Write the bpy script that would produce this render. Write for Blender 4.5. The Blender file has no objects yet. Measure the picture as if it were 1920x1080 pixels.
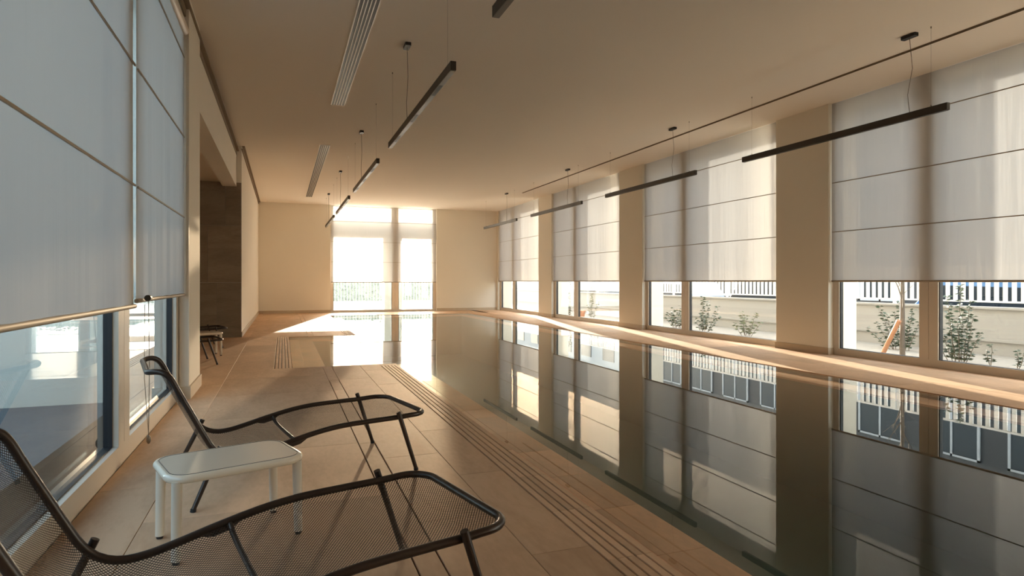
import bpy, bmesh, math, random
from mathutils import Vector, Matrix
random.seed(7)
SC = bpy.context.scene
COL = SC.collection
PI = math.pi

# ------------------------------------------------------------------ camera
H = 1.10
F = 1177.0
cam_d = bpy.data.cameras.new('camera')
cam = bpy.data.objects.new('camera', cam_d)
COL.objects.link(cam)
cam.location = (0, 0, H)
cam.rotation_euler = (PI / 2, 0, -math.atan(430 / F))
cam_d.sensor_width = 36.0
cam_d.lens = F / 1920 * 36.0
cam_d.shift_y = -13 / 1920.0
cam_d.clip_end = 400
SC.camera = cam

# ------------------------------------------------------------------ light
SUN_DIR = Vector((-0.220, -1.0, -0.127)).normalized()      # direction the light travels
sd = bpy.data.lights.new('sun', 'SUN')
sd.energy = 35.0
sd.angle = math.radians(0.5)
sd.color = (1.0, 0.87, 0.72)
so = bpy.data.objects.new('sun', sd)
so.rotation_euler = SUN_DIR.to_track_quat('-Z', 'Y').to_euler()
so.location = (10, 40, 12)
COL.objects.link(so)

w = bpy.data.worlds.new('sky'); SC.world = w; w.use_nodes = True
nt = w.node_tree; nt.nodes.clear()
sk = nt.nodes.new('ShaderNodeTexSky'); sk.sky_type = 'NISHITA'; sk.sun_disc = False
sk.sun_elevation = math.radians(9); sk.sun_rotation = math.radians(13)
sk.air_density = 1.0; sk.dust_density = 2.0; sk.ozone_density = 1.2
bg = nt.nodes.new('ShaderNodeBackground'); bg.inputs[1].default_value = 1.45
wo = nt.nodes.new('ShaderNodeOutputWorld')
hs = nt.nodes.new('ShaderNodeHueSaturation'); hs.inputs['Saturation'].default_value = 0.45
tn = nt.nodes.new('ShaderNodeVectorMath'); tn.operation = 'MULTIPLY'; tn.inputs[1].default_value = (1.08, 1.0, 0.93)
nt.links.new(sk.outputs[0], hs.inputs['Color']); nt.links.new(hs.outputs[0], tn.inputs[0]); nt.links.new(tn.outputs[0], bg.inputs[0]); nt.links.new(bg.outputs[0], wo.inputs[0])

SC.view_settings.view_transform = 'Standard'
SC.view_settings.look = 'None'
SC.view_settings.gamma = 1.0
SC.view_settings.use_curve_mapping = False
SC.view_settings.exposure = 0.80
cy = SC.cycles
cy.max_bounces = 12; cy.diffuse_bounces = 8; cy.glossy_bounces = 6
cy.transmission_bounces = 8; cy.transparent_max_bounces = 24
cy.sample_clamp_indirect = 8.0
cy.use_denoising = True
cy.caustics_reflective = False

# ------------------------------------------------------------------ materials
MATS = {}
def new_mat(name):
    m = bpy.data.materials.new(name); m.use_nodes = True
    m.node_tree.nodes.clear(); MATS[name] = m
    return m, m.node_tree
def N(t, typ, **kw):
    n = t.nodes.new(typ)
    for k, v in kw.items(): setattr(n, k, v)
    return n
def solid(name, color, rough=0.5, metal=0.0, var=0.05, scale=6.0, bump=0.0, spec=0.5):
    """principled paint or metal with a faint procedural mottle"""
    m, t = new_mat(name)
    out = N(t, 'ShaderNodeOutputMaterial'); b = N(t, 'ShaderNodeBsdfPrincipled')
    b.inputs['Roughness'].default_value = rough; b.inputs['Metallic'].default_value = metal
    b.inputs['Specular IOR Level'].default_value = spec
    tc = N(t, 'ShaderNodeTexCoord'); nz = N(t, 'ShaderNodeTexNoise')
    nz.inputs['Scale'].default_value = scale; nz.inputs['Detail'].default_value = 4
    mr = N(t, 'ShaderNodeMapRange')
    mr.inputs['To Min'].default_value = 1 - var; mr.inputs['To Max'].default_value = 1 + var
    mx = N(t, 'ShaderNodeVectorMath', operation='SCALE'); mx.inputs[0].default_value = color
    t.links.new(tc.outputs['Object'], nz.inputs['Vector']); t.links.new(nz.outputs['Fac'], mr.inputs['Value'])
    t.links.new(mr.outputs[0], mx.inputs['Scale']); t.links.new(mx.outputs[0], b.inputs['Base Color'])
    if bump:
        bp = N(t, 'ShaderNodeBump'); bp.inputs['Strength'].default_value = bump; bp.inputs['Distance'].default_value = 0.01
        t.links.new(nz.outputs['Fac'], bp.inputs['Height']); t.links.new(bp.outputs[0], b.inputs['Normal'])
    t.links.new(b.outputs[0], out.inputs[0])
    return m
def stone(name, c1, c2, rough=0.42, stretch=(1.0, 0.35, 1.0), scale=3.0, spec=0.4, tile_var=0.10):
    """veined limestone; every tile shifts the pattern by its own random value"""
    m, t = new_mat(name)
    out = N(t, 'ShaderNodeOutputMaterial'); b = N(t, 'ShaderNodeBsdfPrincipled')
    b.inputs['Specular IOR Level'].default_value = spec
    geo = N(t, 'ShaderNodeNewGeometry'); oi = N(t, 'ShaderNodeObjectInfo')
    off = N(t, 'ShaderNodeVectorMath', operation='SCALE'); off.inputs[0].default_value = (13.7, 9.1, 5.3)
    t.links.new(oi.outputs['Random'], off.inputs['Scale'])
    ad = N(t, 'ShaderNodeVectorMath', operation='ADD')
    t.links.new(geo.outputs['Position'], ad.inputs[0]); t.links.new(off.outputs[0], ad.inputs[1])
    mp = N(t, 'ShaderNodeMapping'); mp.inputs['Scale'].default_value = stretch
    t.links.new(ad.outputs[0], mp.inputs['Vector'])
    n1 = N(t, 'ShaderNodeTexNoise'); n1.inputs['Scale'].default_value = scale; n1.inputs['Detail'].default_value = 8
    n1.inputs['Roughness'].default_value = 0.62; n1.inputs['Distortion'].default_value = 0.7
    n2 = N(t, 'ShaderNodeTexNoise'); n2.inputs['Scale'].default_value = scale * 14; n2.inputs['Detail'].default_value = 6
    for n in (n1, n2): t.links.new(mp.outputs[0], n.inputs['Vector'])
    mixf = N(t, 'ShaderNodeMath', operation='MULTIPLY_ADD'); mixf.inputs[1].default_value = 0.35
    t.links.new(n2.outputs['Fac'], mixf.inputs[0]); t.links.new(n1.outputs['Fac'], mixf.inputs[2])
    cr = N(t, 'ShaderNodeValToRGB')
    cr.color_ramp.elements[0].position = 0.46; cr.color_ramp.elements[0].color = (*c2, 1)
    cr.color_ramp.elements[1].position = 0.80; cr.color_ramp.elements[1].color = (*c1, 1)
    t.links.new(mixf.outputs[0], cr.inputs['Fac'])
    mr = N(t, 'ShaderNodeMapRange'); mr.inputs['To Min'].default_value = 1 - tile_var; mr.inputs['To Max'].default_value = 1 + tile_var
    t.links.new(oi.outputs['Random'], mr.inputs['Value'])
    sc_ = N(t, 'ShaderNodeVectorMath', operation='SCALE')
    t.links.new(cr.outputs['Color'], sc_.inputs[0]); t.links.new(mr.outputs[0], sc_.inputs['Scale'])
    t.links.new(sc_.outputs[0], b.inputs['Base Color'])
    rr = N(t, 'ShaderNodeMapRange'); rr.inputs['To Min'].default_value = rough - 0.08; rr.inputs['To Max'].default_value = rough + 0.1
    t.links.new(n1.outputs['Fac'], rr.inputs['Value']); t.links.new(rr.outputs[0], b.inputs['Roughness'])
    bp = N(t, 'ShaderNodeBump'); bp.inputs['Strength'].default_value = 0.12; bp.inputs['Distance'].default_value = 0.004
    t.links.new(n2.outputs['Fac'], bp.inputs['Height']); t.links.new(bp.outputs[0], b.inputs['Normal'])
    t.links.new(b.outputs[0], out.inputs[0])
    return m
def pane_mat(name, tint, ior, rough=0.0, wave=0.0, gain=1.0):
    """clear sheet: Fresnel reflection over straight transmission"""
    m, t = new_mat(name)
    out = N(t, 'ShaderNodeOutputMaterial'); mx = N(t, 'ShaderNodeMixShader')
    tr = N(t, 'ShaderNodeBsdfTransparent'); tr.inputs[0].default_value = (*tint, 1)
    gl = N(t, 'ShaderNodeBsdfGlossy'); gl.inputs['Roughness'].default_value = rough
    gl.inputs['Color'].default_value = (1, 1, 1, 1)
    f0 = ((ior - 1) / (ior + 1)) ** 2
    lw_ = N(t, 'ShaderNodeNewGeometry'); dt = N(t, 'ShaderNodeVectorMath', operation='DOT_PRODUCT')
    t.links.new(lw_.outputs['Normal'], dt.inputs[0]); t.links.new(lw_.outputs['Incoming'], dt.inputs[1])
    ab = N(t, 'ShaderNodeMath', operation='ABSOLUTE'); t.links.new(dt.outputs['Value'], ab.inputs[0])
    om = N(t, 'ShaderNodeMath', operation='SUBTRACT'); om.inputs[0].default_value = 1.0; t.links.new(ab.outputs[0], om.inputs[1])
    pw = N(t, 'ShaderNodeMath', operation='POWER'); pw.inputs[1].default_value = 5.0; t.links.new(om.outputs[0], pw.inputs[0])
    fr = N(t, 'ShaderNodeMath', operation='MULTIPLY_ADD'); fr.inputs[1].default_value = 1 - f0; fr.inputs[2].default_value = f0
    t.links.new(pw.outputs[0], fr.inputs[0])
    if wave:
        tc = N(t, 'ShaderNodeNewGeometry'); nz = N(t, 'ShaderNodeTexNoise')
        nz.inputs['Scale'].default_value = 1.6; nz.inputs['Detail'].default_value = 2
        bp = N(t, 'ShaderNodeBump'); bp.inputs['Strength'].default_value = wave; bp.inputs['Distance'].default_value = 0.01
        t.links.new(tc.outputs['Position'], nz.inputs['Vector']); t.links.new(nz.outputs['Fac'], bp.inputs['Height'])
        t.links.new(bp.outputs[0], gl.inputs['Normal'])
    mu = N(t, 'ShaderNodeMath', operation='MULTIPLY'); mu.inputs[1].default_value = gain; mu.use_clamp = True
    t.links.new(fr.outputs[0], mu.inputs[0]); t.links.new(mu.outputs[0], mx.inputs['Fac'])
    t.links.new(tr.outputs[0], mx.inputs[1]); t.links.new(gl.outputs[0], mx.inputs[2])
    t.links.new(mx.outputs[0], out.inputs[0])
    return m
def fabric_mat(name, color, open_, transl, ax):
    """screen cloth: some see-through, the rest half diffuse half translucent, soft vertical creases"""
    m, t = new_mat(name)
    out = N(t, 'ShaderNodeOutputMaterial')
    tr = N(t, 'ShaderNodeBsdfTransparent'); df = N(t, 'ShaderNodeBsdfDiffuse'); tl = N(t, 'ShaderNodeBsdfTranslucent')
    tr.inputs[0].default_value = (1.0, 0.80, 0.60, 1)
    df.inputs[0].default_value = (*color, 1); tl.inputs[0].default_value = (*color, 1)
    geo = N(t, 'ShaderNodeNewGeometry'); mp = N(t, 'ShaderNodeMapping')
    mp.inputs['Scale'].default_value = (7, 7, 0.35) 
    t.links.new(geo.outputs['Position'], mp.inputs['Vector'])
    nz = N(t, 'ShaderNodeTexNoise'); nz.inputs['Scale'].default_value = 1.3; nz.inputs['Detail'].default_value = 3
    t.links.new(mp.outputs[0], nz.inputs['Vector'])
    bp = N(t, 'ShaderNodeBump'); bp.inputs['Strength'].default_value = 0.35; bp.inputs['Distance'].default_value = 0.02
    t.links.new(nz.outputs['Fac'], bp.inputs['Height'])
    for s in (df, tl): t.links.new(bp.outputs[0], s.inputs['Normal'])
    m1 = N(t, 'ShaderNodeMixShader'); m1.inputs[0].default_value = transl
    t.links.new(df.outputs[0], m1.inputs[1]); t.links.new(tl.outputs[0], m1.inputs[2])
    m2 = N(t, 'ShaderNodeMixShader'); m2.inputs[0].default_value = open_
    t.links.new(m1.outputs[0], m2.inputs[1]); t.links.new(tr.outputs[0], m2.inputs[2])
    t.links.new(m2.outputs[0], out.inputs[0])
    return m

M_wall = solid('cream_wall_paint', (0.80, 0.755, 0.66), 0.75, var=0.02, scale=1.5, spec=0.2)
M_ceil = solid('ceiling_paint', (0.84, 0.785, 0.70), 0.85, var=0.015, scale=1.0, spec=0.1)
M_gap = solid('shadow_gap_brown', (0.20, 0.14, 0.08), 0.7)
M_frame = solid('champagne_aluminium', (0.66, 0.585, 0.49), 0.42, var=0.02, spec=0.5)
M_gasket = solid('black_gasket', (0.015, 0.015, 0.018), 0.5)
M_glass = pane_mat('window_glass', (0.93, 0.96, 0.96), 1.5)
M_glass_l = pane_mat('window_glass_grey', (0.60, 0.70, 0.76), 1.6)
M_water = pane_mat('pool_water', (0.86, 0.90, 0.86), 1.34, wave=0.006, gain=0.9)
M_blind = fabric_mat('blind_cloth', (0.60, 0.582, 0.565), 0.045, 0.31, 'Y')
M_hem = solid('blind_hem', (0.36, 0.30, 0.23), 0.6)
M_tile = stone('deck_limestone', (0.66, 0.445, 0.285), (0.52, 0.34, 0.21), 0.66, spec=0.06)
M_grate = stone('grate_limestone', (0.69, 0.465, 0.30), (0.58, 0.385, 0.24), 0.66, spec=0.06)
M_wet = stone('wet_limestone', (0.78, 0.42, 0.25), (0.56, 0.30, 0.175), 0.5)
M_grout = solid('grout', (0.26, 0.18, 0.12), 0.8)
M_slot = solid('slot_shadow', (0.03, 0.02, 0.015), 0.8)
M_pool = stone('pool_stone', (0.036, 0.078, 0.064), (0.024, 0.052, 0.043), 0.5, stretch=(1, .5, 1))
M_panel = stone('niche_stone', (0.32, 0.25, 0.185), (0.21, 0.16, 0.115), 0.5, stretch=(0.5, 0.5, 2.4), scale=2.0)
M_base = solid('stone_baseboard', (0.52, 0.42, 0.30), 0.5, var=0.08)
M_iron = solid('dark_bronze_tube', (0.045, 0.030, 0.022), 0.32, metal=0.3, var=0.05)
M_mesh = solid('dark_bronze_mesh', (0.045, 0.028, 0.018), 0.6, var=0.05, spec=0.15)
M_rub = solid('black_rubber', (0.012, 0.012, 0.014), 0.6)
M_table = solid('cream_powder_coat', (0.84, 0.745, 0.60), 0.12, var=0.01, spec=0.7)
M_tableg = solid('cream_table_leg', (0.72, 0.65, 0.54), 0.38, var=0.01)
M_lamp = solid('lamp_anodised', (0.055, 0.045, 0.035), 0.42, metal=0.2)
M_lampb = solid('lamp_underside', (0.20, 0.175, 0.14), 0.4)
M_black = solid('matt_black', (0.01, 0.01, 0.01), 0.5)
M_cord = solid('grey_cord', (0.16, 0.13, 0.10), 0.5)
M_vent = solid('vent_white', (0.75, 0.70, 0.62), 0.4)
M_chain = solid('chain_steel', (0.30, 0.27, 0.22), 0.3, metal=0.8)
M_ext = solid('outside_render', (0.41, 0.395, 0.37), 0.8, var=0.03, scale=2)
M_ground = solid('pale_gravel', (0.62, 0.58, 0.50), 0.9, var=0.12, scale=14)
M_soil = solid('planting_soil', (0.30, 0.28, 0.245), 0.95, var=0.2, scale=10)
M_slate = solid('slate_paving', (0.11, 0.13, 0.15), 0.8, var=0.1)
M_road = solid('asphalt', (0.12, 0.12, 0.125), 0.85, var=0.1, scale=10)
M_fence = solid('white_fence_paint', (0.80, 0.80, 0.78), 0.5, var=0.02)
M_leaf = solid('dark_green_leaf', (0.055, 0.085, 0.05), 0.45, var=0.3, scale=30)
M_leaf2 = solid('olive_leaf', (0.16, 0.18, 0.10), 0.5, var=0.3, scale=30)
M_stem = solid('twig_bark', (0.14, 0.11, 0.08), 0.8, var=0.2, scale=30)
M_bark = solid('grey_bark', (0.13, 0.105, 0.085), 0.85, var=0.2, scale=30, bump=0.4)
M_stake = solid('orange_timber', (0.40, 0.19, 0.10), 0.7, var=0.15, scale=20)
M_terra = solid('terracotta', (0.45, 0.20, 0.11), 0.8)
M_hedge = solid('hedge_leaf', (0.30, 0.33, 0.28), 0.7, var=0.3, scale=20)
M_dark = solid('dark_facade', (0.022, 0.026, 0.032), 0.6)
M_dglass = solid('dark_facade_glass', (0.012, 0.022, 0.032), 0.25, spec=0.3)
M_col = solid('portico_concrete', (0.42, 0.45, 0.47), 0.8, var=0.04)

# ------------------------------------------------------------------ mesh helpers
class MB:
    def __init__(s): s.v = []; s.f = []
    def box(s, x0, x1, y0, y1, z0, z1):
        i = len(s.v)
        s.v += [(x, y, z) for z in (z0, z1) for y in (y0, y1) for x in (x0, x1)]
        s.f += [tuple(i + k for k in q) for q in ((0, 2, 3, 1), (4, 5, 7, 6), (0, 1, 5, 4), (2, 6, 7, 3), (0, 4, 6, 2), (1, 3, 7, 5))]
        return s
    def tube(s, pts, r, n=10, closed=False, cap=True, up=(0, 0, 1)):
        P = [Vector(p) for p in pts]; m = len(P); base = len(s.v)
        R = r if isinstance(r, (list, tuple)) else [r] * m
        prev = None
        for k in range(m):
            a = P[(k - 1) % m] if (closed or k > 0) else P[k]
            b = P[(k + 1) % m] if (closed or k < m - 1) else P[k]
            d = (b - a)
            d = d.normalized() if d.length > 1e-9 else Vector((0, 0, 1))
            if prev is None:
                u = Vector(up)
                if abs(u.dot(d)) > 0.95: u = Vector((1, 0, 0))
            else: u = prev
            u = (u - d * u.dot(d)).normalized(); prev = u
            q = d.cross(u)
            for j in range(n):
                an = 2 * PI * j / n
                s.v.append(tuple(P[k] + (u * math.cos(an) + q * math.sin(an)) * R[k]))
        for k in range(m if closed else m - 1):
            for j in range(n):
                k2 = (k + 1) % m; j2 = (j + 1) % n
                s.f.append((base + k * n + j, base + k * n + j2, base + k2 * n + j2, base + k2 * n + j))
        if cap and not closed:
            s.f.append(tuple(base + j for j in range(n))[::-1])
            s.f.append(tuple(base + (m - 1) * n + j for j in range(n)))
        return s
    def prism(s, poly, a0, a1, axis='z'):
        """poly of 2-D points pulled along an axis"""
        i = len(s.v); n = len(poly)
        def P(p, a):
            return {'z': (p[0], p[1], a), 'y': (p[0], a, p[1]), 'x': (a, p[0], p[1])}[axis]
        s.v += [P(p, a0) for p in poly] + [P(p, a1) for p in poly]
        s.f.append(tuple(i + k for k in range(n))[::-1]); s.f.append(tuple(i + n + k for k in range(n)))
        for k in range(n):
            k2 = (k + 1) % n
            s.f.append((i + k, i + k2, i + n + k2, i + n + k))
        return s
    def grid(s, pts):
        i = len(s.v); a = len(pts); b = len(pts[0])
        for row in pts: s.v += [tuple(p) for p in row]
        for r in range(a - 1):
            for c in range(b - 1):
                s.f.append((i + r * b + c, i + r * b + c + 1, i + (r + 1) * b + c + 1, i + (r + 1) * b + c))
        return s
    def mesh(s, name, mat, bevel=0.0, smooth=False, seg=2):
        me = bpy.data.meshes.new(name); me.from_pydata(s.v, [], s.f)
        bm = bmesh.new(); bm.from_mesh(me)
        bmesh.ops.recalc_face_normals(bm, faces=bm.faces)
        if bevel:
            eds = [e for e in bm.edges if len(e.link_faces) == 2 and e.calc_face_angle(0) > 0.5]
            bmesh.ops.bevel(bm, geom=eds, offset=bevel, segments=seg, affect='EDGES', profile=0.5)
        if smooth:
            for f in bm.faces: f.smooth = True
            for e in bm.edges:
                if len(e.link_faces) == 2 and e.calc_face_angle(0) > 0.7: e.smooth = False
        bm.to_mesh(me); bm.free()
        me.materials.append(mat)
        return me

def link(name, me, parent=None, loc=None, rot=None):
    o = bpy.data.objects.new(name, me); COL.objects.link(o)
    if parent is not None: o.parent = parent
    if loc is not None: o.location = loc
    if rot is not None: o.rotation_euler = rot
    return o
def obj(name, mb, mat, parent=None, loc=None, rot=None, bevel=0.0, smooth=False, seg=2):
    return link(name, mb.mesh(name, mat, bevel, smooth, seg), parent, loc, rot)
def tag(o, label, cat, group=None, kind=None):
    o['label'] = label; o['category'] = cat
    if group: o['group'] = group
    if kind: o['kind'] = kind
    return o
def thing(name, label, cat, loc=(0, 0, 0), rz=0.0, group=None):
    return tag(link(name, None, None, loc, (0, 0, rz)), label, cat, group)
def struct(name, mb, mat, label, cat, bevel=0.0, parent=None):
    o = obj(name, mb, mat, parent, bevel=bevel)
    o['kind'] = 'structure'; o['label'] = label; o['category'] = cat
    return o
def copy_tree(o, parent=None):
    c = o.copy(); COL.objects.link(c); c.parent = parent
    for ch in o.children: copy_tree(ch, c)
    return c
def arc(cx, cy, r, a0, a1, n):
    return [(cx + r * math.cos(a0 + (a1 - a0) * k / n), cy + r * math.sin(a0 + (a1 - a0) * k / n)) for k in range(n + 1)]
def rrect(hx, hy, r, n=8):
    return (arc(hx - r, hy - r, r, 0, PI / 2, n) + arc(-hx + r, hy - r, r, PI / 2, PI, n)
            + arc(-hx + r, -hy + r, r, PI, 1.5 * PI, n) + arc(hx - r, -hy + r, r, 1.5 * PI, 2 * PI, n))
BOXC = {}
def piece(name, parent, x0, x1, y0, y1, z0, z1, mat, bevel=0.0015):
    """one stone or slat: mesh data shared between pieces of the same size"""
    key = (name, mat.name, round(x1 - x0, 3), round(y1 - y0, 3), round(z1 - z0, 3), bevel)
    if key not in BOXC:
        hx, hy, hz = (x1 - x0) / 2, (y1 - y0) / 2, (z1 - z0) / 2
        BOXC[key] = MB().box(-hx, hx, -hy, hy, -hz, hz).mesh(name, mat, bevel, seg=1)
    return link(name, BOXC[key], parent, ((x0 + x1) / 2, (y0 + y1) / 2, (z0 + z1) / 2))

# ------------------------------------------------------------------ room measures (metres)
YB, YF = -3.4, 22.65         # back wall, far wall
XR = 7.66                    # face of the right-hand piers
XL = -0.82                   # face of the left-hand piers
ZC = 3.75
OUT_R, OUT_L, OUT_F = 8.22, -1.45, 23.15

# ---------------------------------------------------------------- ceiling, with its slots left open
ceil = MB().box(XL - 0.05, XR + 0.64, YB, OUT_F, ZC, ZC + 0.5)
ceiling = struct('ceiling', ceil, M_ceil, 'plain beige plaster ceiling over the pool hall', 'ceiling')
obj('niche_ceiling', MB().box(-3.9, -0.86, 7.35, 13.4, 3.03, 4.25), M_ceil, ceiling)
obj('left_overhang', MB().box(OUT_L, -0.87, YB, 7.35, 3.62, 4.25), M_ceil, ceiling)
obj('left_overhang', MB().box(-4.3, -0.87, 13.4, OUT_F, 3.75, 4.25), M_ceil, ceiling)

# ---------------------------------------------------------------- right wall
piers_r = [(-3.4, -2.05), (2.05, 3.10), (7.19, 8.25), (12.36, 13.40), (17.47, 18.50), (22.52, OUT_F)]
wr = MB()
wall_right = struct('wall_right', MB().box(XR, OUT_R, piers_r[0][0], piers_r[0][1], -0.3, 4.25), M_wall,
                    'cream painted right wall of piers between tall windows', 'wall')
for a, b in piers_r[1:]:
    obj('pier', MB().box(XR, OUT_R, a, b, -0.3, 4.25), M_wall, wall_right, bevel=0.004)
obj('lintel', MB().box(7.70, OUT_R, -2.05, 22.52, 3.92, 4.25), M_ceil, wall_right)
obj('threshold', MB().box(7.70, OUT_R, -2.05, 22.52, -0.3, -0.012), M_ext, wall_right)
for a, b in piers_r[1:5]:
    bb = MB().box(XR - 0.012, XR, a - 0.012, b + 0.012, 0, 0.10).box(XR, 7.75, a - 0.012, a, 0, 0.10)
    struct('baseboard_right', bb, M_base, 'low stone baseboard around a right-hand pier', 'baseboard')

# ---------------------------------------------------------------- windows
def pane_box(x0, x1, y0, y1, z0, z1): return MB().box(x0, x1, y0, y1, z0, z1)
def window_x(name, x_in, out, y0, y1, mull, glass, label, z1=3.92, rail=0.10, jamb=0.10):
    """window in a wall of constant x. out=+1: outdoors towards +x. mull: list of (a,b)"""
    xa, xb = sorted((x_in, x_in + out * 0.08))
    f = MB().box(xa, xb, y0, y1, -0.012, rail).box(xa, xb, y0, y1, z1 - 0.08, z1)
    f.box(xa, xb, y0, y0 + jamb, rail, z1 - 0.08).box(xa, xb, y1 - jamb, y1, rail, z1 - 0.08)
    for a, b in mull:
        mid = (a + b) / 2
        f.box(xa, xb, a, mid - 0.003, rail, z1 - 0.08).box(xa, xb, mid + 0.003, b, rail, z1 - 0.08)
        f.box(xa + 0.01, xb - 0.01, mid - 0.003, mid + 0.003, rail, z1 - 0.08)
    w_ = struct(name, f, M_frame, label, 'window')
    cuts = [y0 + jamb] + [c for ab in mull for c in ab] + [y1 - jamb]
    xg = x_in + out * (0.045 if out > 0 else 0.066)
    for k in range(0, len(cuts), 2):
        a, b = cuts[k], cuts[k + 1]
        obj('pane', MB().box(xg - 0.012, xg + 0.012, a + 0.004, b - 0.004, rail + 0.004, z1 - 0.084), glass, w_)
        g = MB()
        ga, gb = (xa + 0.018, xb - 0.008) if out > 0 else (xa + 0.002, xa + 0.048)
        for (p, q, r_, s_) in ((a, a + 0.012, rail, z1 - .08), (b - 0.012, b, rail, z1 - .08)):
            g.box(ga, gb, p, q, r_, s_)
        g.box(ga, gb, a + .012, b - .012, rail, rail + 0.006)
        obj('gasket', g, M_gasket, w_)
    return w_
spans = [(-2.05, 2.05), (3.10, 7.19), (8.25, 12.36), (13.40, 17.47), (18.50, 22.52)]
names = ['behind the camera', 'nearest to the camera', 'second from the camera', 'third from the camera', 'farthest from the camera']
for k, (a, b) in enumerate(spans):
    window_x('window_%d' % (k + 1), 7.76, 1, a, b, [(b - 1.60, b - 1.35)], M_glass,
             'tall beige-framed right wall window, %s' % names[k])
# left window
window_x('window_6', -0.91, -1, 0.40, 6.55, [(4.28, 4.56)], M_glass_l,
         'tall beige-framed window at the left with dim glass', z1=3.62, rail=0.12, jamb=0.14)

# ---------------------------------------------------------------- left wall
wall_left = struct('wall_left', MB().box(OUT_L, XL, 6.55, 7.35, -0.3, 4.25), M_wall,
                   'cream painted left wall with pier and niche', 'wall', bevel=0.004)
obj('return_strip', MB().box(-0.90, XL - 0.002, 6.53, 6.55, 0, 3.62), M_frame, wall_left)
obj('back_section', MB().box(OUT_L, XL, YB, 0.40, -0.3, 4.25), M_wall, wall_left)
obj('niche_beam', MB().box(-1.10, XL - 0.03, 7.35, 13.4, 2.95, ZC), M_wall, wall_left)
obj('niche_side', MB().box(-3.9, OUT_L, 7.0, 7.35, -0.3, 4.25), M_wall, wall_left)
obj('niche_back', MB().box(-4.2, -3.9, 7.0, 13.7, -0.3, 4.25), M_wall, wall_left)
obj('far_section', MB().box(OUT_L, -0.76, 13.42, OUT_F, -0.3, ZC), M_wall, wall_left)
obj('niche_end', MB().box(-3.9, OUT_L, 13.42, 13.7, -0.3, 4.25), M_wall, wall_left)
# stone cladding on the niche end wall: courses of panels
rows = [(0.0, 1.07, [-3.9, -2.55, -1.20, -0.76]), (1.07, 2.18, [-3.9, -3.0, -1.95, -1.36, -0.76]), (2.18, 3.03, [-3.9, -2.4, -1.05, -0.76])]
for z0, z1, xs in rows:
    for a, b in zip(xs, xs[1:]):
        piece('stone_panel', wall_left, a + 0.0015, b - 0.0015, 13.395, 13.42, z0 + 0.002, z1 - 0.002, M_panel)
struct('baseboard_left', MB().box(XL, XL + 0.015, 6.53, 7.365, 0, 0.12).box(-0.90, XL + 0.015, 6.515, 6.53, 0, 0.12), M_base,
       'stone baseboard at the foot of the left pier', 'baseboard')
struct('baseboard_left', MB().box(-0.76, -0.745, 13.38, YF, 0, 0.10), M_base, 'stone baseboard along the far left wall', 'baseboard')
t1 = MB().box(-0.90, -0.845, 0.4, 13.38, 3.56, 3.745).box(-0.85, -0.80, 0.4, 13.38, 3.64, 3.66)
struct('trim_1', t1, M_gap, 'brown shadow gap strip along the top of the left wall', 'trim')
struct('trim_2', MB().box(-0.76, -0.74, 13.4, YF, 3.68, 3.70).box(-0.745, -0.70, 13.4, YF, 3.735, 3.75), M_gap,
       'thin groove line under the ceiling on the far left wall', 'trim')

# ---------------------------------------------------------------- far and back wall
FX0, FX1 = 1.56, 5.33
wf = MB().box(-0.8, FX0, YF, OUT_F, -0.3, 4.25)
wall_far = struct('wall_far', wf, M_wall, 'cream end wall either side of the far window', 'wall')
obj('wall_section', MB().box(FX1, XR + 0.01, YF, OUT_F, -0.3, 4.25), M_wall, wall_far)
obj('lintel', MB().box(FX0, FX1, YF + 0.03, OUT_F, 3.92, 4.25), M_wall, wall_far)
obj('sill', MB().box(FX0, FX1, YF, OUT_F, -0.3, -0.012), M_ext, wall_far)
struct('baseboard_far', MB().box(-0.745, FX0, YF - 0.012, YF, 0, 0.10), M_base, 'stone baseboard left of the far window', 'baseboard')
struct('baseboard_far', MB().box(FX1, XR - 0.012, YF - 0.012, YF, 0, 0.10), M_base, 'stone baseboard right of the far window', 'baseboard')
f = MB(); ya, yb = YF + 0.10, YF + 0.18
f.box(FX0, FX1, ya, yb, -0.012, 0.08).box(FX0, FX1, ya, yb, 3.84, 3.92)
for a, b in ((FX0, FX0 + 0.10), (3.70, 3.808), (3.812, 3.94), (FX1 - 0.12, FX1)): f.box(a, b, ya, yb, 0.08, 3.84)
wfar = struct('window_7', f, M_frame, 'bright window in the end wall with two panes', 'window')
for a, b in ((FX0 + 0.10, 3.70), (3.94, FX1 - 0.12)):
    obj('pane', MB().box(a + .004, b - .004, ya + .03, ya + .054, 0.084, 3.836), M_glass, wfar)
    obj('gasket', MB().box(a, a + .012, ya + .01, yb - .01, .08, 3.84).box(b - .012, b, ya + .01, yb - .01, .08, 3.84), M_gasket, wfar)
struct('wall_back', MB().box(-1.45, OUT_R, YB - 0.3, YB, -0.3, 4.25), M_wall, 'cream wall behind the camera', 'wall')

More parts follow.
